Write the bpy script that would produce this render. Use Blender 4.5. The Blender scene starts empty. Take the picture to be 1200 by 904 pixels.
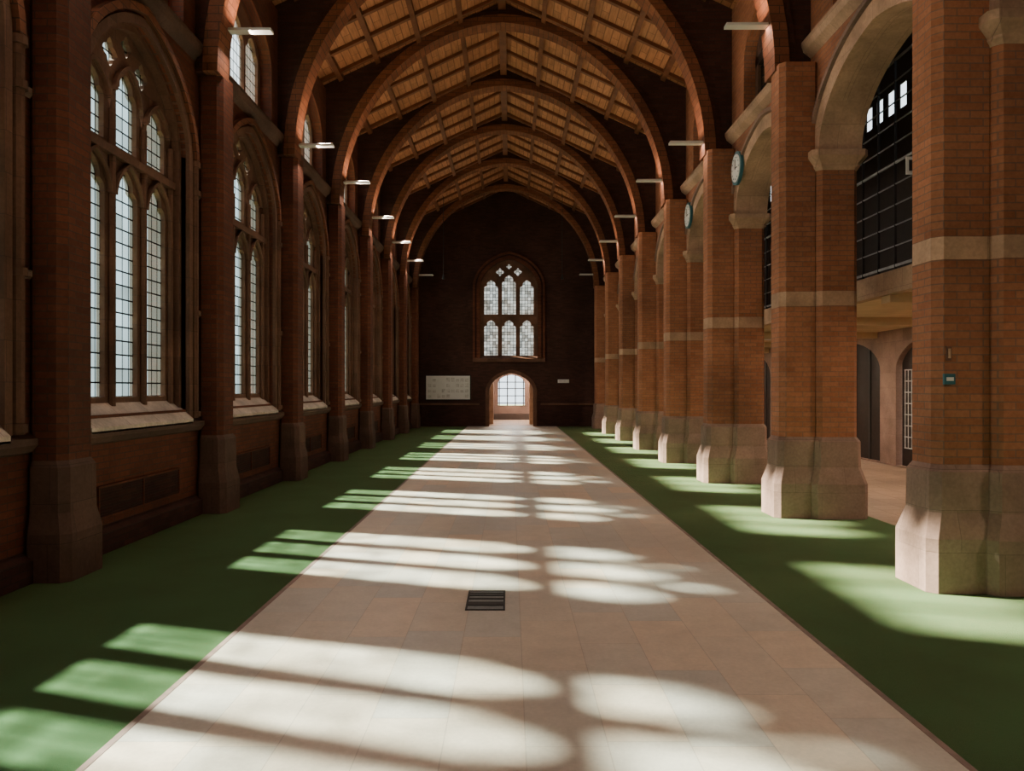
import bpy, bmesh, math, random
from mathutils import Vector
from mathutils.geometry import tessellate_polygon
random.seed(4)
sc = bpy.context.scene
F = 900.0; CH = 1.7
PITCH = 3.68; RZ0 = 6.65; LZ0 = 7.0; AZ0 = 6.80
KS = range(-3, 8)
YB = -5.2; YE = 34.0
XC = -0.19; XL = -4.25; XR = 4.05
RIDGE = 10.62

# ---------------------------------------------------------------- materials
def newmat(name):
    m = bpy.data.materials.new(name); m.use_nodes = True
    nt = m.node_tree; nt.nodes.clear()
    out = nt.nodes.new('ShaderNodeOutputMaterial')
    return m, nt, out
def N(nt, t, **kw):
    n = nt.nodes.new(t)
    for k, v in kw.items(): setattr(n, k, v)
    return n
def math_(nt, op, a, b=None):
    n = N(nt, 'ShaderNodeMath', operation=op)
    for i, v in enumerate([a, b]):
        if v is None: continue
        if isinstance(v, (int, float)): n.inputs[i].default_value = v
        else: nt.links.new(v, n.inputs[i])
    return n.outputs[0]
def mixc(nt, fac, a, b, blend='MIX'):
    n = N(nt, 'ShaderNodeMix', data_type='RGBA', blend_type=blend)
    for idx, v in ((0, fac), (6, a), (7, b)):
        if isinstance(v, (int, float)): n.inputs[idx].default_value = v
        elif isinstance(v, tuple): n.inputs[idx].default_value = (*v, 1) if len(v) == 3 else v
        else: nt.links.new(v, n.inputs[idx])
    return n.outputs[2]
def wall_uv(nt):
    g = N(nt, 'ShaderNodeNewGeometry')
    sp = N(nt, 'ShaderNodeSeparateXYZ'); nt.links.new(g.outputs['Position'], sp.inputs[0])
    sn = N(nt, 'ShaderNodeSeparateXYZ'); nt.links.new(g.outputs['True Normal'], sn.inputs[0])
    ax = math_(nt, 'ABSOLUTE', sn.outputs[0]); ay = math_(nt, 'ABSOLUTE', sn.outputs[1]); az = math_(nt, 'ABSOLUTE', sn.outputs[2])
    fy = math_(nt, 'GREATER_THAN', ay, ax)
    m1 = N(nt, 'ShaderNodeMix', data_type='FLOAT'); nt.links.new(fy, m1.inputs[0]); nt.links.new(sp.outputs[1], m1.inputs[2]); nt.links.new(sp.outputs[0], m1.inputs[3])
    fz = math_(nt, 'GREATER_THAN', az, 0.75)
    m2 = N(nt, 'ShaderNodeMix', data_type='FLOAT'); nt.links.new(fz, m2.inputs[0]); nt.links.new(sp.outputs[2], m2.inputs[2]); nt.links.new(sp.outputs[0], m2.inputs[3])
    c = N(nt, 'ShaderNodeCombineXYZ'); nt.links.new(m1.outputs[0], c.inputs[0]); nt.links.new(m2.outputs[0], c.inputs[1])
    return c.outputs[0], g.outputs['Position']
def noise(nt, vec, scale, detail=4, rough=.6):
    n = N(nt, 'ShaderNodeTexNoise'); n.inputs['Scale'].default_value = scale; n.inputs['Detail'].default_value = detail
    n.inputs['Roughness'].default_value = rough
    nt.links.new(vec, n.inputs['Vector']); return n.outputs[0]
def ramp(nt, fac, stops):
    r = N(nt, 'ShaderNodeValToRGB'); e = r.color_ramp.elements
    while len(e) < len(stops): e.new(.5)
    for i, (p, c) in enumerate(stops): e[i].position = p; e[i].color = (*c, 1)
    nt.links.new(fac, r.inputs[0]); return r.outputs[0]
def principled(nt, out, col, rough=.8, bump=None, bstr=.3, bdist=.01, spec=.3):
    p = N(nt, 'ShaderNodeBsdfPrincipled')
    if isinstance(col, tuple): p.inputs['Base Color'].default_value = (*col, 1)
    else: nt.links.new(col, p.inputs['Base Color'])
    if isinstance(rough, float): p.inputs['Roughness'].default_value = rough
    else: nt.links.new(rough, p.inputs['Roughness'])
    p.inputs['Specular IOR Level'].default_value = spec
    if bump is not None:
        b = N(nt, 'ShaderNodeBump'); b.inputs['Strength'].default_value = bstr; b.inputs['Distance'].default_value = bdist
        nt.links.new(bump, b.inputs['Height']); nt.links.new(b.outputs[0], p.inputs['Normal'])
    nt.links.new(p.outputs[0], out.inputs[0]); return p

def brick_mat(name, c1, c2, mortar, bw=.22, rh=.066, ms=.006, rough=.85, varscale=.6, msmooth=.2):
    m, nt, out = newmat(name)
    uv, pos = wall_uv(nt)
    b = N(nt, 'ShaderNodeTexBrick'); b.offset = .5
    nt.links.new(uv, b.inputs['Vector'])
    b.inputs['Color1'].default_value = (*c1, 1); b.inputs['Color2'].default_value = (*c2, 1); b.inputs['Mortar'].default_value = (*mortar, 1)
    b.inputs['Scale'].default_value = 1; b.inputs['Mortar Size'].default_value = ms; b.inputs['Mortar Smooth'].default_value = msmooth
    b.inputs['Brick Width'].default_value = bw; b.inputs['Row Height'].default_value = rh
    nz = noise(nt, pos, varscale, 5)
    c = mixc(nt, 1.0, b.outputs[0], ramp(nt, nz, [(.3, (.6, .58, .56)), (.7, (1.2, 1.15, 1.1))]), 'MULTIPLY')
    n2 = noise(nt, pos, 30, 3)
    c = mixc(nt, .5, c, ramp(nt, n2, [(.3, (.7, .7, .7)), (.7, (1.15, 1.15, 1.15))]), 'MULTIPLY')
    h = math_(nt, 'SUBTRACT', math_(nt, 'MULTIPLY', n2, .4), b.outputs[1])
    principled(nt, out, c, rough, h, .5, .008)
    return m
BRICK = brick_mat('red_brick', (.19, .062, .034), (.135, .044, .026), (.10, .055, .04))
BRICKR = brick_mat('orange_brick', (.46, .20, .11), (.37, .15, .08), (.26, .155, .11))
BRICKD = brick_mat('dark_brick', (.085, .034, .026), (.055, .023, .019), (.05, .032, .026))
RING = brick_mat('arch_voussoir', (.27, .105, .055), (.19, .07, .038), (.09, .05, .035), bw=.30, rh=.11)
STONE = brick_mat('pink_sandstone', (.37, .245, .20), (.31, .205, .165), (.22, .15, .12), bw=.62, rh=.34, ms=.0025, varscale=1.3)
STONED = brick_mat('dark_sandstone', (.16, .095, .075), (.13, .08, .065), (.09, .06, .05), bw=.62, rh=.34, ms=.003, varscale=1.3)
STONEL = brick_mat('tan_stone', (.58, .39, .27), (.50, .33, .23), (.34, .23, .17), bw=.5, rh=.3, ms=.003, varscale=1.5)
TRACERY = brick_mat('window_stone', (.20, .105, .072), (.15, .08, .055), (.1, .06, .05), bw=.4, rh=.35, ms=.003, varscale=1.5)
SILL = brick_mat('sill_stone', (.78, .70, .64), (.70, .62, .56), (.4, .3, .25), bw=.7, rh=.5, ms=.004, varscale=2)
def simple(name, col, rough=.6, spec=.3, metal=0, ns=8, var=.25):
    m, nt, out = newmat(name)
    g = N(nt, 'ShaderNodeNewGeometry'); nz = noise(nt, g.outputs[0], ns, 4)
    a = tuple(max(0, x * (1 - var)) for x in col); b = tuple(x * (1 + var) for x in col)
    p = principled(nt, out, ramp(nt, nz, [(.3, a), (.7, b)]), rough, nz, .1, .005, spec)
    p.inputs['Metallic'].default_value = metal
    return m
IRON = simple('dark_iron', (.02, .018, .018), .5, .4)
DARKWOOD = simple('dark_wood', (.025, .015, .012), .5)
CREAM = simple('cream_plaster', (.62, .45, .28), .8, ns=2, var=.12)
PALE = simple('pale_plaster', (.70, .62, .55), .8, ns=2, var=.08)
AISLEF = brick_mat('aisle_tiles', (.42, .29, .21), (.35, .24, .17), (.15, .1, .08), bw=.4, rh=.4, ms=.005, rough=.4)
PAPER = simple('white_paper', (.75, .74, .72), .7, ns=3, var=.05)
LAMPW = simple('white_enamel', (.8, .78, .74), .4, ns=3, var=.04)
TEAL = simple('teal_enamel', (.05, .16, .19), .4)

def carpet():
    m, nt, out = newmat('green_carpet')
    g = N(nt, 'ShaderNodeNewGeometry'); pos = g.outputs[0]
    n1 = noise(nt, pos, 220, 2); n2 = noise(nt, pos, 1.2, 5)
    c = ramp(nt, n1, [(.3, (.010, .072, .030)), (.7, (.052, .155, .060))])
    c = mixc(nt, 1.0, c, ramp(nt, n2, [(.3, (.75, .8, .75)), (.7, (1.2, 1.15, 1.1))]), 'MULTIPLY')
    p = principled(nt, out, c, .95, n1, .8, .01, .05)
    p.inputs['Sheen Weight'].default_value = .22; p.inputs['Sheen Tint'].default_value = (1, .78, .40, 1)
    return m
CARPET = carpet()
def path():
    m, nt, out = newmat('stone_path')
    g = N(nt, 'ShaderNodeNewGeometry'); pos = g.outputs[0]
    s = N(nt, 'ShaderNodeSeparateXYZ'); nt.links.new(pos, s.inputs[0])
    def br(w, h, ox, oy, off, c1, c2, mo, ms):
        c = N(nt, 'ShaderNodeCombineXYZ')
        nt.links.new(math_(nt, 'ADD', s.outputs[1], oy), c.inputs[0]); nt.links.new(math_(nt, 'ADD', s.outputs[0], ox), c.inputs[1])
        b = N(nt, 'ShaderNodeTexBrick'); b.offset = off; b.offset_frequency = 2; b.squash = .72; b.squash_frequency = 3
        nt.links.new(c.outputs[0], b.inputs['Vector'])
        for k, v in (('Color1', c1), ('Color2', c2), ('Mortar', mo)): b.inputs[k].default_value = (*v, 1)
        b.inputs['Scale'].default_value = 1; b.inputs['Mortar Size'].default_value = ms; b.inputs['Mortar Smooth'].default_value = .3
        b.inputs['Brick Width'].default_value = w; b.inputs['Row Height'].default_value = h
        return b
    b = br(.98, .3915, 1.885, .3, .37, (.78, .65, .525), (.71, .63, .55), (.56, .46, .38), .0030)
    b2 = br(.98, .3915, 1.885, .3, .37, (1.10, .99, .90), (.87, .92, .96), (1, 1, 1), .0030)
    b2.inputs['Bias'].default_value = .2
    c = mixc(nt, .6, b.outputs[0], b2.outputs[0], 'MULTIPLY')
    n1 = noise(nt, pos, .9, 6); n2 = noise(nt, pos, 40, 4); n3 = noise(nt, pos, 5, 5)
    c = mixc(nt, 1., c, ramp(nt, n1, [(.3, (.88, .87, .86)), (.7, (1.08, 1.08, 1.07))]), 'MULTIPLY')
    c = mixc(nt, .6, c, ramp(nt, n3, [(.3, (.86, .85, .84)), (.7, (1.08, 1.08, 1.07))]), 'MULTIPLY')
    c = mixc(nt, .5, c, ramp(nt, n2, [(.3, (.87, .87, .87)), (.7, (1.08, 1.08, 1.08))]), 'MULTIPLY')
    rr = ramp(nt, n1, [(.3, (.34, .34, .34)), (.7, (.52, .52, .52))])
    principled(nt, out, c, rr, math_(nt, 'SUBTRACT', math_(nt, 'MULTIPLY', n2, .2), b.outputs[1]), .3, .004, .5)
    return m
PATH = path()
def planks():
    m, nt, out = newmat('ceiling_planks')
    g = N(nt, 'ShaderNodeNewGeometry'); pos = g.outputs[0]
    s = N(nt, 'ShaderNodeSeparateXYZ'); nt.links.new(pos, s.inputs[0])
    c = N(nt, 'ShaderNodeCombineXYZ'); nt.links.new(s.outputs[1], c.inputs[0]); nt.links.new(s.outputs[0], c.inputs[1])
    b = N(nt, 'ShaderNodeTexBrick'); nt.links.new(c.outputs[0], b.inputs['Vector'])
    for k, v in (('Color1', (.52, .24, .125)), ('Color2', (.40, .18, .09)), ('Mortar', (.22, .10, .05))): b.inputs[k].default_value = (*v, 1)
    b.inputs['Scale'].default_value = 1; b.inputs['Mortar Size'].default_value = .010; b.inputs['Brick Width'].default_value = .92; b.inputs['Row Height'].default_value = .16
    mp = N(nt, 'ShaderNodeMapping'); mp.inputs['Scale'].default_value = (12, 1.2, 12); nt.links.new(pos, mp.inputs[0])
    n1 = noise(nt, mp.outputs[0], 2, 5)
    cc = mixc(nt, .8, b.outputs[0], ramp(nt, n1, [(.3, (.65, .6, .55)), (.7, (1.2, 1.15, 1.1))]), 'MULTIPLY')
    principled(nt, out, cc, .6, b.outputs[1], -.3, .01)
    return m
PLANKS = planks()
BEAM = simple('oak_beam', (.17, .064, .03), .6, ns=4)

def glass(name, tint, pane_w, pane_h, trans_lo, trans_hi, warm=0.0):
    """leaded glazing: clear/obscured quarries between lead cames"""
    m, nt, out = newmat(name)
    uv, pos = wall_uv(nt)
    b = N(nt, 'ShaderNodeTexBrick'); b.offset = 0.0; nt.links.new(uv, b.inputs['Vector'])
    b.inputs['Scale'].default_value = 1; b.inputs['Mortar Size'].default_value = .009; b.inputs['Mortar Smooth'].default_value = 0
    b.inputs['Brick Width'].default_value = pane_w; b.inputs['Row Height'].default_value = pane_h
    b.inputs['Color1'].default_value = (trans_hi,) * 3 + (1,); b.inputs['Color2'].default_value = (trans_lo,) * 3 + (1,)
    n1 = noise(nt, pos, 1.1, 3)
    col = mixc(nt, ramp(nt, n1, [(.4, (0, 0, 0)), (.65, (1, 1, 1))]), tint, tuple(t * f for t, f in zip(tint, (.8 + warm, .78, .74 - warm * .4))))
    colv = mixc(nt, 1.0, col, b.outputs[0], 'MULTIPLY')
    tr = N(nt, 'ShaderNodeBsdfTransparent'); nt.links.new(colv, tr.inputs[0])
    tl = N(nt, 'ShaderNodeBsdfTranslucent'); nt.links.new(col, tl.inputs[0])
    gl = N(nt, 'ShaderNodeBsdfGlossy'); gl.inputs['Roughness'].default_value = .15
    m1 = N(nt, 'ShaderNodeMixShader'); m1.inputs[0].default_value = .02; nt.links.new(tr.outputs[0], m1.inputs[1]); nt.links.new(tl.outputs[0], m1.inputs[2])
    m2 = N(nt, 'ShaderNodeMixShader'); m2.inputs[0].default_value = .04; nt.links.new(m1.outputs[0], m2.inputs[1]); nt.links.new(gl.outputs[0], m2.inputs[2])
    d = N(nt, 'ShaderNodeBsdfDiffuse'); d.inputs[0].default_value = (.02, .02, .022, 1)
    m3 = N(nt, 'ShaderNodeMixShader'); nt.links.new(b.outputs[1], m3.inputs[0]); nt.links.new(m2.outputs[0], m3.inputs[1]); nt.links.new(d.outputs[0], m3.inputs[2])
    nt.links.new(m3.outputs[0], out.inputs[0])
    return m
GLASS = glass('leaded_glass', (.46, .58, .59), .145, .16, .30, .80)
GLASSC = glass('leaded_glass_clerestory', (.80, .86, .86), .16, .18, .6, .95)
GLASSE = glass('leaded_glass_east', (.58, .56, .49), .13, .14, .16, .8, warm=.1)

# ---------------------------------------------------------------- mesh builder
class MB:
    def __init__(s): s.v = []; s.f = []; s.m = []; s.mats = []
    def mi(s, mat):
        if mat not in s.mats: s.mats.append(mat)
        return s.mats.index(mat)
    def add(s, vs, fs, mat):
        o = len(s.v); s.v += [tuple(v) for v in vs]; i = s.mi(mat)
        for f in fs: s.f.append(tuple(o + a for a in f)); s.m.append(i)
    def box(s, x0, x1, y0, y1, z0, z1, mat):
        vs = [(x, y, z) for z in (z0, z1) for x, y in ((x0, y0), (x1, y0), (x1, y1), (x0, y1))]
        s.add(vs, [(0, 3, 2, 1), (4, 5, 6, 7), (0, 1, 5, 4), (1, 2, 6, 5), (2, 3, 7, 6), (3, 0, 4, 7)], mat)
    def prism(s, axis, pts, t0, t1, mat, holes=()):
        """extrude 2D outline (a,b) along axis ('x': a=Y,b=Z ; 'y': a=X,b=Z)"""
        loops = [list(pts)] + [list(h) for h in holes]
        tris = tessellate_polygon([[Vector((a, b, 0)) for a, b in l] for l in loops])
        flat = [p for l in loops for p in l]; n = len(flat)
        g = (lambda a, b, t: (t, a, b)) if axis == 'x' else (lambda a, b, t: (a, t, b))
        vs = [g(a, b, t0) for a, b in flat] + [g(a, b, t1) for a, b in flat]
        fs = [tuple(t) for t in tris] + [tuple(n + i for i in reversed(t)) for t in tris]
        o = 0
        for l in loops:
            k = len(l)
            for i in range(k):
                j = (i + 1) % k; fs.append((o + i, o + j, n + o + j, n + o + i))
            o += k
        s.add(vs, fs, mat)
    def loft(s, levels, x0, x1, y0, y1, ch, mats, fix=()):
        """levels: (h, expand, mat above)"""
        rings = []
        for h, e, mt in levels:
            a0 = x0 - (0 if 'x0' in fix else e); a1 = x1 + (0 if 'x1' in fix else e)
            b0, b1 = y0 - e, y1 + e; c = ch
            rings.append([(a0 + c, b0, h), (a1 - c, b0, h), (a1, b0 + c, h), (a1, b1 - c, h), (a1 - c, b1, h), (a0 + c, b1, h), (a0, b1 - c, h), (a0, b0 + c, h)])
        for i in range(len(rings) - 1):
            vs = rings[i] + rings[i + 1]
            s.add(vs, [(j, (j + 1) % 8, 8 + (j + 1) % 8, 8 + j) for j in range(8)], mats[levels[i][2]])
        s.add(rings[0], [tuple(range(7, -1, -1))], mats[levels[0][2]]); s.add(rings[-1], [tuple(range(8))], mats[levels[-2][2]])
    def cyl(s, p0, p1, r, mat, n=12, r2=None):
        p0 = Vector(p0); p1 = Vector(p1); d = (p1 - p0).normalized(); r2 = r if r2 is None else r2
        u = d.orthogonal().normalized(); w = d.cross(u)
        vs = [p0 + r * (math.cos(t) * u + math.sin(t) * w) for t in [2 * math.pi * i / n for i in range(n)]]
        vs += [p1 + r2 * (math.cos(t) * u + math.sin(t) * w) for t in [2 * math.pi * i / n for i in range(n)]]
        s.add(vs, [(i, (i + 1) % n, n + (i + 1) % n, n + i) for i in range(n)] + [tuple(range(n - 1, -1, -1)), tuple(range(n, 2 * n))], mat)
    def mesh(s, name):
        me = bpy.data.meshes.new(name); me.from_pydata(s.v, [], s.f)
        for m in s.mats: me.materials.append(m)
        me.polygons.foreach_set('material_index', s.m)
        bm = bmesh.new(); bm.from_mesh(me); bmesh.ops.remove_doubles(bm, verts=bm.verts, dist=1e-5)
        bmesh.ops.recalc_face_normals(bm, faces=bm.faces); bm.to_mesh(me); bm.free(); me.update()
        return me
def obj(name, me, loc=(0, 0, 0), parent=None):
    o = bpy.data.objects.new(name, me); o.location = loc; sc.collection.objects.link(o)
    if parent: o.parent = parent
    return o

def arch_h(s, r, k): return r * (math.sqrt(max(0, 1 - s * s)) * (1 - k) + (1 - s) * k)
def arch(c, hw, v0, vs, va, k=.2, n=14, cusp=0):
    """closed outline of a pointed-arch opening"""
    pts = [(c + hw, v0)]; up = []
    for i in range(n + 1):
        t = i / n; s = math.cos(t * math.pi / 2)
        a = hw * s; b = arch_h(s, va - vs, k)
        if cusp:
            f = max(0, 1 - abs(t - .42) / .2) * cusp
            L = math.hypot(a, b) or 1
            a -= f * a / L * hw; b -= f * b / L * hw
        up.append((a, vs + b))
    if v0 < vs: pass
    else: pts = []
    pts += [(c + a, b) for a, b in up] + [(c - a, b) for a, b in reversed(up[:-1])]
    if v0 < vs: pts.append((c - hw, v0))
    return pts
def arch_ring(axis, mb, c, hw, vs, va, w, t0, t1, mat, k=.2, v0=None, n=20):
    v0 = vs if v0 is None else v0
    def half(hw, va):
        l = [(hw * math.cos(i / n * math.pi / 2), vs + arch_h(math.cos(i / n * math.pi / 2), va - vs, k)) for i in range(n + 1)]
        l = [(c + a, b) for a, b in l] + [(c - a, b) for a, b in reversed(l[:-1])]
        if v0 < vs: l = [(c + hw, v0)] + l + [(c - hw, v0)]
        return l
    I = half(hw, va); O = half(hw + w, va + w)
    for i in range(len(I) - 1):
        q = [I[i], O[i], O[i + 1], I[i + 1]]
        g = (lambda p, t: (t, p[0], p[1])) if axis == 'x' else (lambda p, t: (p[0], t, p[1]))
        vsx = [g(p, t0) for p in q] + [g(p, t1) for p in q]
        fs = [(0, 1, 2, 3), (7, 6, 5, 4), (1, 5, 6, 2), (0, 3, 7, 4)]
        if i == 0: fs.append((0, 4, 5, 1))
        if i == len(I) - 2: fs.append((3, 2, 6, 7))
        mb.add(vsx, fs, mat)
def disc(c, r, n=12, lob=0): 
    return [(c[0] + (r * (1 + lob * math.cos(4 * t))) * math.cos(t), c[1] + (r * (1 + lob * math.cos(4 * t))) * math.sin(t)) for t in [2 * math.pi * i / n for i in range(n)]]

# ---------------------------------------------------------------- floor
f = MB(); f.box(XL - .5, 9.2, YB, YE + 8.5, -.2, -.012, AISLEF); obj('floor', f.mesh('floor'))
f = MB(); f.box(XL, -1.92, YB, YE - .02, -.012, 0, CARPET); f.box(2.065, 4.75, YB, YE - .02, -.012, 0, CARPET)
obj('green_carpet', f.mesh('green_carpet'))
f = MB(); f.box(-1.885, 2.03, YB, YE + .4, -.012, .008, PATH)
BORD = simple('path_edging', (.30, .2, .17), .6)
f.box(-1.92, -1.885, YB, YE, -.012, .010, BORD); f.box(2.03, 2.065, YB, YE, -.012, .010, BORD)
obj('stone_path', f.mesh('stone_path'))
f = MB()  # floor grate
STEEL = simple('steel', (.28, .30, .31), .35, .5, .5)
gx0, gx1, gy0, gy1 = -.345, -.04, 5.84, 6.40
f.box(gx0, gx1, gy0, gy1, .008, .010, STEEL)
for a in (gx0, gx1 - .015): f.box(a, a + .015, gy0, gy1, .008, .015, IRON)
for y, w_ in ((gy0, .02), (gy0 + .12, .10), (gy0 + .30, .03), (gy0 + .40, .03), (gy0 + .47, .02), (gy1 - .02, .02)):
    f.box(gx0, gx1, y, y + w_, .008, .014, IRON)
obj('floor_grate', f.mesh('floor_grate'))

# ---------------------------------------------------------------- left wall + windows
lc = [LZ0 + PITCH * k + PITCH / 2 for k in KS if k < 7]
WHW, WV0, WVS, WVA = 1.22, 1.42, 4.72, 5.85
w = MB()
holes = []
for c in lc:
    holes.append(arch(c, WHW, WV0, WVS, WVA, .2, 14)); holes.append(arch(c, 1.15, 6.45, 7.35, 8.1, .2, 8))
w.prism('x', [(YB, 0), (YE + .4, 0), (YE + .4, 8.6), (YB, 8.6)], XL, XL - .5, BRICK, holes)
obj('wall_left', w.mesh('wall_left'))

def window_mesh():
    m = MB(); h = []
    for c in (-.73, 0, .73):
        h.append(arch(c, .255, 1.60, 3.85, 4.20, .35, 14, .24))
    for c in (-.73, .73): h.append(arch(c, .235, 4.42, 4.86, 5.12, .35, 14, .22))
    h.append(arch(0, .235, 4.42, 5.0, 5.30, .35, 14, .22))
    for c in (-.36, .36): h.append(disc((c, 5.42), .13, 16, .25))
    h.append(disc((0, 5.62), .10, 16, .25))
    for c in (-.365, .365): h.append([(c - .06, 4.98), (c, 4.80), (c + .06, 4.98), (c, 5.18)])
    m.prism('x', arch(0, WHW, 1.45, WVS, WVA, .2, 14), XL - .17, XL - .26, TRACERY, h)
    for c in (-1.08, -.365, .365, 1.08):
        m.cyl((XL - .15, c, 1.5), (XL - .15, c, 4.78), .045, TRACERY, 8)
    for c in (-.73, 0, .73):
        arch_ring('x', m, c, .30, 3.85, 4.24, .04, XL - .17, XL - .11, TRACERY, .35, n=8)
        arch_ring('x', m, c, .28, 4.88 if c else 5.02, 5.18 if c else 5.36, .045, XL - .17, XL - .12, TRACERY, .35, n=8)
    m.box(XL - .27, XL - .10, -1.2, 1.2, 4.27, 4.36, TRACERY)
    arch_ring('x', m, 0, WHW - .07, WVS, WVA - .07, .07, XL - .16, XL - .06, TRACERY, v0=1.45)
    arch_ring('x', m, 0, WHW, WVS, WVA, .10, XL - .10, XL + .05, TRACERY, v0=1.3)
    arch_ring('x', m, 0, WHW + .14, WVS, WVA + .14, .09, XL - .02, XL + .09, RING, v0=WVS)
    for sgn in (-1, 1):
        y = sgn * (WHW + .19)
        m.cyl((XL + .03, y, 1.3), (XL + .03, y, WVS), .06, TRACERY, 10)
        for hh in (1.32, 2.66, WVS - .08, 4.26): m.cyl((XL + .03, y, hh), (XL + .03, y, hh + .07), .085, TRACERY, 10)
    m.prism('y', [(XL - .28, 1.42), (XL - .28, 1.60), (XL - .22, 1.58), (XL + .10, 1.30), (XL + .10, 1.24), (XL - .02, 1.24), (XL - .02, 1.42)], -WHW, WHW, SILL)
    m.add([(XL - .22, -1.2, 1.5), (XL - .22, 1.2, 1.5), (XL - .22, 1.2, 4.8), (XL - .22, -1.2, 4.8)], [(0, 1, 2, 3)], GLASS)
    a = arch(0, WHW - .02, 4.8, 4.8, WVA - .02, .2, 14); m.add([(XL - .22, p, q) for p, q in a], [tuple(range(len(a)))], GLASS)
    return m.mesh('window')
def clere_mesh(x, sg):
    m = MB(); h = [arch(c, .31, 6.55, 7.4, 7.78 if c == 0 else 7.72, .3, 8, .2) for c in (-.70, 0, .70)]
    m.prism('x', arch(0, 1.16, 6.45, 7.35, 8.12, .2, 8), x, x + sg * .08, TRACERY, h)
    a = arch(0, 1.14, 6.46, 7.35, 8.1, .2, 8); m.add([(x + sg * .05, p, q) for p, q in a], [tuple(range(len(a)))], GLASSC)
    return m.mesh('clerestory')
wm = window_mesh(); cmL = clere_mesh(XL - .2, -1); cmR = clere_mesh(XR + .2, 1)
n = 1
for c in lc:
    obj('window_%d' % n, wm, (0, c, 0)); n += 1
for c in lc:
    obj('window_%d' % n, cmL, (0, c, 0)); n += 1

t = MB()
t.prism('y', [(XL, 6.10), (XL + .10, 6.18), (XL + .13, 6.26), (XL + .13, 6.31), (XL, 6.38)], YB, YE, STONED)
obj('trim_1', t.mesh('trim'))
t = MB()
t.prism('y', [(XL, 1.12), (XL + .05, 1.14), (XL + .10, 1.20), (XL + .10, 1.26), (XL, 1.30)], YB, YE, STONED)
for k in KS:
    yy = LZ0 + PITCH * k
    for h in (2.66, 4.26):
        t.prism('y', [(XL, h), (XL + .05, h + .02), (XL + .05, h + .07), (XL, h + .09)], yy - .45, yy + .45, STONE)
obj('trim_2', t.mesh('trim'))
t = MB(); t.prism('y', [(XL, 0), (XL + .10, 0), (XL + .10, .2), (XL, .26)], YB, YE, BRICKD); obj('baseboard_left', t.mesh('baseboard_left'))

v = MB()
v.box(XL + .002, XL + .02, -.95, .95, .34, .68, BRICKD)
for z in (.34, .66): v.box(XL, XL + .035, -.97, .97, z, z + .025, BRICK)
for y in (-.97, .945, -.01): v.box(XL, XL + .035, y, y + .025, .34, .68, BRICK)
for i in range(9): v.box(XL, XL + .03, -.95, .95, .375 + i * .032, .385 + i * .032, BRICKD)
vm = v.mesh('wall_vent')
for c in lc: obj('wall_vent', vm, (0, c, 0))

levL = [(0, .07, 0), (.42, .07, 0), (.60, .035, 0), (1.0, .03, 0), (1.06, 0, 1), (5.9, 0, 1), (6.0, 0, 1)]
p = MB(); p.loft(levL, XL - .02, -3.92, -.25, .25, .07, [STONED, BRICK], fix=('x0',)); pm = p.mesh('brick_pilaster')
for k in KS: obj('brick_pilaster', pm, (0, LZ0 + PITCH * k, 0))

# ---------------------------------------------------------------- right arcade
AHW = PITCH / 2 - .31
pts = [(YB, 4.8)]
for k in KS:
    if k == 7: break
    c = RZ0 + PITCH * k + PITCH / 2
    l = [(c - AHW * math.cos(i / 20 * math.pi), 4.8 + arch_h(abs(math.cos(i / 20 * math.pi)), 1.02, .12)) for i in range(21)]
    pts += l
pts += [(YE + .4, 4.8), (YE + .4, 8.6), (YB, 8.6)]
rc = [RZ0 + PITCH * k + PITCH / 2 for k in KS if k < 7]
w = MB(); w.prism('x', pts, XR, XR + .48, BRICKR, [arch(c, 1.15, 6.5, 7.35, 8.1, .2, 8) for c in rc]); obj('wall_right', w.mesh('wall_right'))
for c in rc: obj('window_%d' % n, cmR, (0, c, 0)); n += 1
a = MB()
arch_ring('x', a, 0, AHW - .04, 4.8, 5.78, .22, XR - .04, XR + .52, STONEL, .12)
arch_ring('x', a, 0, AHW + .20, 4.8, 6.02, .06, XR - .08, XR, STONE, .12)
am = a.mesh('arcade_arch')
for c in rc: obj('arcade_arch', am, (0, c, 0))
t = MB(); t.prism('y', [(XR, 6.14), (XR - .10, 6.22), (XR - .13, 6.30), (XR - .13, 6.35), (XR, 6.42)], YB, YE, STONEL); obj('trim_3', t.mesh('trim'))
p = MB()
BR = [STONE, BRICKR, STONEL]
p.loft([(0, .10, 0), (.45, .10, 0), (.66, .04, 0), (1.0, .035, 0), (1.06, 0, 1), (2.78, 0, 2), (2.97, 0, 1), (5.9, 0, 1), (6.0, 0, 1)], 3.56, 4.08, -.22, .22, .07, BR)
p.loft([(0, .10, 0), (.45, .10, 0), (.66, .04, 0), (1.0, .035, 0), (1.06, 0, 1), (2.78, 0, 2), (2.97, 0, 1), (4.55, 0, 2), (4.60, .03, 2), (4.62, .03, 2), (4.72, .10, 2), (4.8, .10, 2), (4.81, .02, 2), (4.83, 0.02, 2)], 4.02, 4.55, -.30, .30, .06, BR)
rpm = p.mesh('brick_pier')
for k in KS: obj('brick_pier', rpm, (0, RZ0 + PITCH * k, 0))

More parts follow.
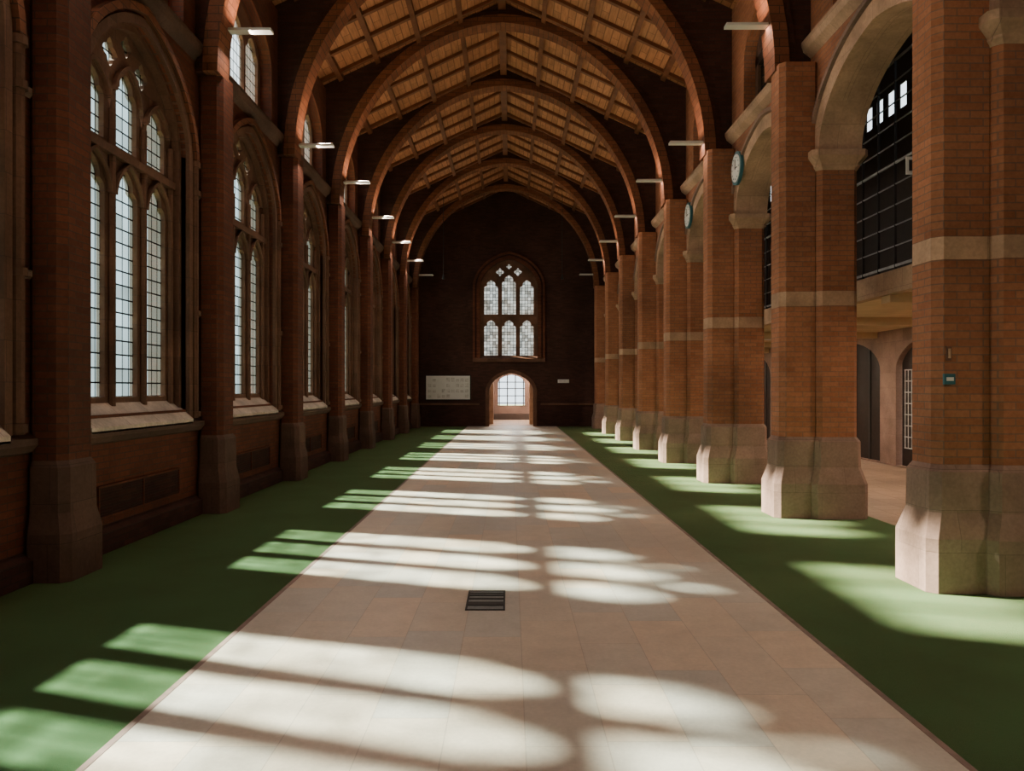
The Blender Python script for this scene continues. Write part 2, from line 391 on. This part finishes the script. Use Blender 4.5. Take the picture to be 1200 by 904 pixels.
# ---------------------------------------------------------------- transverse arches
HWA = 3.73; AS = 5.95; AA = 10.10; AK = .04
nn = 28
def ceilz(x): return RIDGE - .47 * abs(x - XC)
out = [(XL - .1, AS), (XL - .1, ceilz(XL - .1)), (XC, RIDGE), (XR + .1, ceilz(XR + .1)), (XR + .1, AS)]
ta = MB()
cu = [(XC + (HWA + .06) * math.cos(i / nn * math.pi), AS + arch_h(abs(math.cos(i / nn * math.pi)), AA + .06 - AS, AK)) for i in range(nn + 1)]
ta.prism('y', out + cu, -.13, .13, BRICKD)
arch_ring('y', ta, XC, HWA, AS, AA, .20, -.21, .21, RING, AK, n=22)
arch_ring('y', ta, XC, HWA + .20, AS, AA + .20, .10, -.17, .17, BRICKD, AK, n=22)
tm = ta.mesh('transverse_arch')
for k in KS: obj('transverse_arch', tm, (0, AZ0 + PITCH * k, 0))

# ---------------------------------------------------------------- ceiling
c = MB(); E = 4.75
c.prism('y', [(XC - E, ceilz(XC - E)), (XC, RIDGE), (XC + E, ceilz(XC + E)), (XC + E, ceilz(XC + E) + .2), (XC, RIDGE + .2), (XC - E, ceilz(XC - E) + .2)], YB, YE + .4, PLANKS)
obj('ceiling', c.mesh('ceiling'))
b = MB()
def slopebar(x, wd, dp, y0, y1):
    b.prism('y', [(x - wd, ceilz(x - wd) + .02), (x + wd, ceilz(x + wd) + .02), (x + wd, ceilz(x + wd) - dp), (x - wd, ceilz(x - wd) - dp)], y0, y1, BEAM)
for sx in (-1, 1):
    for d in (.95, 1.9, 2.85, 3.7): slopebar(XC + sx * d, .05, .10, YB, YE)
b.box(XC - .09, XC + .09, YB, YE, RIDGE - .2, RIDGE + .02, BEAM)
for k in range(-4, 8):
    for j in range(4):
        yy = AZ0 + PITCH * k + PITCH * (j + .5) / 4
        if yy < YB or yy > YE: continue
        big = .05
        for sx in (-1, 1):
            x0, x1 = XC, XC + sx * 4.15
            b.prism('y', [(x0, ceilz(x0) + .02), (x1, ceilz(x1) + .02), (x1, ceilz(x1) - .08), (x0, ceilz(x0) - .08)], yy - big, yy + big, BEAM)
obj('ceiling_beams', b.mesh('ceiling_beams'))

# ---------------------------------------------------------------- end wall
EWX = -.06
o = [(XL - .4, 0), (-.94, 0)] + list(reversed([q for q in arch(.04, .98, 0, 1.55, 2.36, .15, 12)]))[1:-1] + [(1.02, 0), (XR + .5, 0), (XR + .5, 8.55), (XC, 10.7), (XL - .4, 8.55)]
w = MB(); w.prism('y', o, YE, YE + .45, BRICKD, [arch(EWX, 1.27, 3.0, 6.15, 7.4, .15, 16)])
obj('wall_back', w.mesh('wall_back'))
m = MB(); h = []
for cx in (-.80, 0, .80):
    h.append(arch(EWX + cx, .31, 3.15, 4.35, 4.72, .3, 14, .25))
for cx in (-.80, .80): h.append(arch(EWX + cx, .31, 4.98, 6.1, 6.5, .3, 14, .25))
h.append(arch(EWX, .31, 4.98, 6.3, 6.72, .3, 14, .25))
for cx in (-.4, .4): h.append(disc((EWX + cx, 6.86), .15, 16, .25))
h.append(disc((EWX, 7.1), .1, 16, .25))
m.prism('y', arch(EWX, 1.27, 3.0, 6.15, 7.4, .15, 16), YE + .14, YE + .24, TRACERY, h)
arch_ring('y', m, EWX, 1.27, 6.15, 7.4, .16, YE - .06, YE + .1, BRICK, .15, v0=3.0)
arch_ring('y', m, EWX, 1.5, 6.15, 7.63, .10, YE - .10, YE, BRICK, .15, v0=2.9)
m.prism('x', [(YE - .12, 2.86), (YE + .14, 2.86), (YE + .14, 3.12), (YE - .12, 3.0)], EWX - 1.6, EWX + 1.6, TRACERY)
m.add([(EWX - 1.25, YE + .2, 3), (EWX + 1.25, YE + .2, 3), (EWX + 1.25, YE + .2, 6.1), (EWX - 1.25, YE + .2, 6.1)], [(0, 1, 2, 3)], GLASSE)
a = arch(EWX, 1.25, 6.1, 6.1, 7.38, .15, 16); m.add([(p, YE + .2, q) for p, q in a], [tuple(range(len(a)))], GLASSE)
obj('window_%d' % n, m.mesh('window_end')); n += 1
m = MB(); arch_ring('y', m, .04, .98, 1.55, 2.36, .16, YE - .06, YE + .46, TRACERY, .15, v0=0)
obj('door_frame', m.mesh('door_frame'))
t = MB(); t.box(XL, EWX - 1.3, YE - .08, YE, .95, 1.03, TRACERY); t.box(EWX + 1.4, XR, YE - .08, YE, .95, 1.03, TRACERY)
obj('trim_4', t.mesh('trim'))
m = MB(); LY = YE + 8
m.box(-1.7, -1.5, YE + .45, LY, 0, 3, PALE); m.box(1.6, 1.8, YE + .45, LY, 0, 3, PALE)
m.box(-1.7, 1.8, YE + .45, LY - 1.2, 2.9, 3.05, PALE)
m.box(-1.5, -.80, YE + 2.2, YE + 2.6, 0, 2.9, STONEL); m.box(.90, 1.6, YE + 2.2, YE + 2.6, 0, 2.9, STONEL)
obj('wall_lobby_side', m.mesh('wall_lobby'))
m = MB(); m.prism('y', [(-1.7, 0), (1.8, 0), (1.8, 3), (-1.7, 3)], LY, LY + .2, STONED, [arch(.06, .72, .75, 2.0, 2.42, .15, 10)])
m.box(-1.5, 1.6, LY - .6, LY, -.012, .3, DARKWOOD)
obj('wall_lobby_end', m.mesh('wall_lobby_end'))
m = MB()
for x in (-.66, -.22, .22, .66): m.box(.06 + x - .03, .06 + x + .03, LY + .05, LY + .12, .75, 2.4, IRON)
for z in (.85, 1.25, 1.65, 2.0): m.box(-.66, .78, LY + .06, LY + .11, z, z + .05, IRON)
obj('window_%d' % n, m.mesh('window_lobby')); n += 1

m = MB(); nb0, nb1 = -3.72, -1.78
m.box(nb0 - .05, nb1 + .05, YE - .06, YE - .02, 1.16, 2.28, DARKWOOD); m.box(nb0, nb1, YE - .075, YE - .06, 1.2, 2.24, PAPER)
GREY = simple('printed_grey', (.62, .60, .58), .7)
for i in range(9):
    for j in range(4):
        if random.random() < .8:
            x = nb0 + .08 + i * .205; z = 1.26 + j * .24; m.box(x, x + .15, YE - .08, YE - .075, z, z + .19 * random.uniform(.6, 1), GREY)
obj('notice_board', m.mesh('notice_board'))
m = MB(); m.box(2.1, 2.6, YE - .04, YE, 1.93, 2.08, PAPER); m.box(2.15, 2.55, YE - .045, YE - .04, 1.99, 2.02, GREY); obj('wall_sign', m.mesh('wall_sign'))

m = MB(); m.prism('y', [(XL - .5, 0), (9.2, 0), (9.2, 7.3), (XR + .5, 8.6), (XC, 10.7), (XL - .5, 8.6)], YB - .3, YB, BRICKD); obj('wall_front', m.mesh('wall_front'))

# ---------------------------------------------------------------- aisle with gallery on the right
AX = 8.4; GX = 6.5
m = MB()
hl = [arch(cc - .6, 1.48, .02, 2.1, 2.8, .1, 10) for cc in rc]
m.prism('x', [(YB, 0), (YE + .4, 0), (YE + .4, 3.0), (YB, 3.0)], AX, AX + .3, STONE, hl)
obj('wall_aisle', m.mesh('wall_aisle'))
m = MB()
hs = []
y = YB + .6
while y < YE - .5:
    hs.append([(y, 6.36), (y + .22, 6.36), (y + .22, 6.76), (y, 6.76)]); y += .40
m.prism('x', [(YB, 3.0), (YE + .4, 3.0), (YE + .4, 7.3), (YB, 7.3)], GX, GX + .02, DARKWOOD, hs)
obj('wall_gallery', m.mesh('wall_gallery'))
m = MB(); m.box(XR + .2, GX + .4, YB, YE + .4, 7.25, 7.4, DARKWOOD); obj('ceiling_aisle', m.mesh('ceiling_aisle'))
m = MB(); m.box(4.55, AX + .4, YE, YE + .4, 0, 7.3, BRICKD); obj('wall_aisle_end', m.mesh('wall_aisle_end'))
m = MB(); m.box(5.05, AX + .3, YB, YE, 2.98, 3.2, CREAM); m.box(4.98, 5.12, YB, YE, 2.94, 3.24, STONEL)
for k in KS:
    yy = RZ0 + PITCH * k; m.box(5.05, AX, yy - .12, yy + .12, 2.84, 2.98, CREAM)
obj('gallery_floor', m.mesh('gallery_floor'))
m = MB()
for yk in range(int((YE - YB) / .46)):
    yy = YB + .1 + yk * .46; big = .035 if yk % 4 == 0 else .012
    m.box(5.04, 5.04 + .03, yy - big / 2, yy + big / 2, 3.24, 6.0, IRON)
for i in range(11):
    z = 3.3 + i * .27; m.box(5.045, 5.065, YB, YE - .1, z - .006, z + .006 + (.02 if i % 5 == 0 else 0), STEEL)
obj('gallery_screen', m.mesh('gallery_screen'))
m = MB()
for dx in (-1.11, -.37, .37, 1.11): m.box(0, .05, dx - .33, dx + .33, 0, 2.78, DARKWOOD)
for dx in (-.74, 0, .74): m.box(-.02, .06, dx - .05, dx + .05, 0, 2.78, IRON)
for dx in (.37, 1.11):
    for i in range(8): m.box(-.012, 0, dx - .22, dx + .22, .4 + i * .24, .42 + i * .24, GREY)
    for j in (-.2, -.07, .07, .2): m.box(-.012, 0, dx + j - .008, dx + j + .008, .4, 2.1, GREY)
dm = m.mesh('door')
for i, cc in enumerate(rc): obj('door_%d' % (i + 1), dm, (AX + .12, cc - .6, 0))
m = MB(); m.box(4.72, 4.84, 9.15, 9.17, 4.25, 4.46, PAPER); m.box(4.75, 4.81, 9.145, 9.15, 4.29, 4.42, IRON)
m.box(4.84, 5.05, 9.155, 9.165, 4.35, 4.37, IRON); obj('exit_sign', m.mesh('exit_sign'))

m = MB(); yy = RZ0 - .22
m.box(3.62, 3.71, yy - .03, yy - .001, 1.73, 1.82, TEAL); m.box(3.635, 3.695, yy - .033, yy - .03, 1.76, 1.79, PAPER); obj('wall_plaque', m.mesh('wall_plaque'))
m = MB(); m.box(3.645, 3.685, yy - .02, yy - .001, 1.93, 2.05, TRACERY); m.box(3.655, 3.675, yy - .026, yy - .02, 1.95, 2.03, STONEL); obj('light_switch', m.mesh('light_switch'))

m = MB(); m.cyl((0, 0, 0), (.05, 0, 0), .29, TEAL, 32); m.cyl((-.01, 0, 0), (0, 0, 0), .24, PAPER, 32)
for i in range(12):
    t_ = i * math.pi / 6; m.cyl((-.014, .19 * math.sin(t_), .19 * math.cos(t_)), (-.01, .19 * math.sin(t_), .19 * math.cos(t_)), .014, TEAL, 6)
m.box(-.018, -.012, -.008, .008, -.02, .15, IRON); m.box(-.018, -.012, -.11, .02, -.008, .008, IRON)
m.cyl((.05, 0, 0), (.10, 0, 0), .05, IRON, 8)
ck = m.mesh('wall_clock')
for k in (2, 3): obj('wall_clock', ck, (XR - .10, RZ0 + PITCH * k - .56, 5.55))

def area(name, loc, sx, sy, e, col, rot=(0, 0, 0), par=None):
    l = bpy.data.lights.new(name, 'AREA'); l.shape = 'RECTANGLE'; l.size = sx; l.size_y = sy; l.energy = e; l.color = col
    o = bpy.data.objects.new(name, l); o.location = loc; o.rotation_euler = rot; sc.collection.objects.link(o)
    if par: o.parent = par
    return o
# slim wall lights on responds
m = MB(); 
m.box(-.32, .32, -.07, .07, -.018, .018, LAMPW); m.cyl((-.30, 0, .018), (.30, 0, .018), .03, LAMPW, 8); 
lm = m.mesh('strip_light')
for k in KS:
    hh = {1: 6.62, 2: 6.2}.get(k, 6.5)
    for side, x, y in ((0, -3.92 + .32, LZ0 + PITCH * k - .1), (1, 3.56 - .32, RZ0 + PITCH * k + .1)):
        q = obj('strip_light', lm, (x, y, hh))
        if k < 7:
            area('fill_up', (.1 if side == 0 else -.1, -.02, .10), .4, .12, 6 if k < 4 else 3.5, (1, .66, .42), (math.pi, 0, 0), q)  # added upward fill for the vault, hung on the strip fixture
            area('fill_down', (0, 0, -.03), .6, .12, 30 if side == 0 else 6, (1, .80, .64), (0, math.radians(-45), 0) if side == 0 else (0, 0, 0), q)  # added ambient fill; left ones tilt across in place of window light

for x in (-2.7, 2.1):
    m = MB(); m.cyl((x, 31.0, 6.3), (x, 31.0, ceilz(x) + .05), .012, IRON, 6); m.cyl((x, 31, 6.1), (x, 31, 6.3), .06, IRON, 10, .02)
    obj('hanging_pendant', m.mesh('hanging_pendant'))
m = MB(); m.cyl((0, 0, -.05), (0, 0, 0), .16, LAMPW, 20); am2 = m.mesh('aisle_fill_fixture')  # invented fixture body, carries the added aisle fill
for k in range(-1, 7):
    q = obj('aisle_fill_fixture', am2, (6.6, RZ0 + PITCH * (k + .5), 2.98))
    area('aisle_fill', (0, 0, -.07), .3, .3, 42, (1, .80, .58), (0, 0, 0), q)  # fill light added to brighten aisle soffit and floor

GR = simple('grass_outside', (.10, .13, .06), .9)
m = MB(); m.box(-60, 60, -40, 90, -.4, -.22, GR); obj('ground', m.mesh('ground'))

# ---------------------------------------------------------------- light
d = Vector((1, -.33, -.90)).normalized()
L = bpy.data.lights.new('sun', 'SUN'); L.energy = 72; L.color = (1, .89, .73); L.angle = math.radians(2.3)
o = bpy.data.objects.new('sun', L); o.rotation_euler = d.to_track_quat('-Z', 'Y').to_euler(); o.location = (-20, 10, 20); sc.collection.objects.link(o)
wd = bpy.data.worlds.new('sky'); sc.world = wd; wd.use_nodes = True
bg = wd.node_tree.nodes['Background']; bg.inputs[0].default_value = (.72, .82, .90, 1); bg.inputs[1].default_value = 2.1
area('lobby_fill', (.05, YE + 4, 2.85), 1.5, 4, 130, (1, .88, .76))  # added fill without a fixture, brightens the lobby

cam = bpy.data.cameras.new('camera'); cam.sensor_width = 36; cam.lens = F / 1200 * 36
cam.shift_x = 2 / 1200; cam.shift_y = 3 / 1200; cam.clip_end = 300
co = bpy.data.objects.new('camera', cam); co.location = (0, 0, CH); co.rotation_euler = (math.radians(90), 0, 0); sc.collection.objects.link(co); sc.camera = co
sc.view_settings.exposure = 0.65
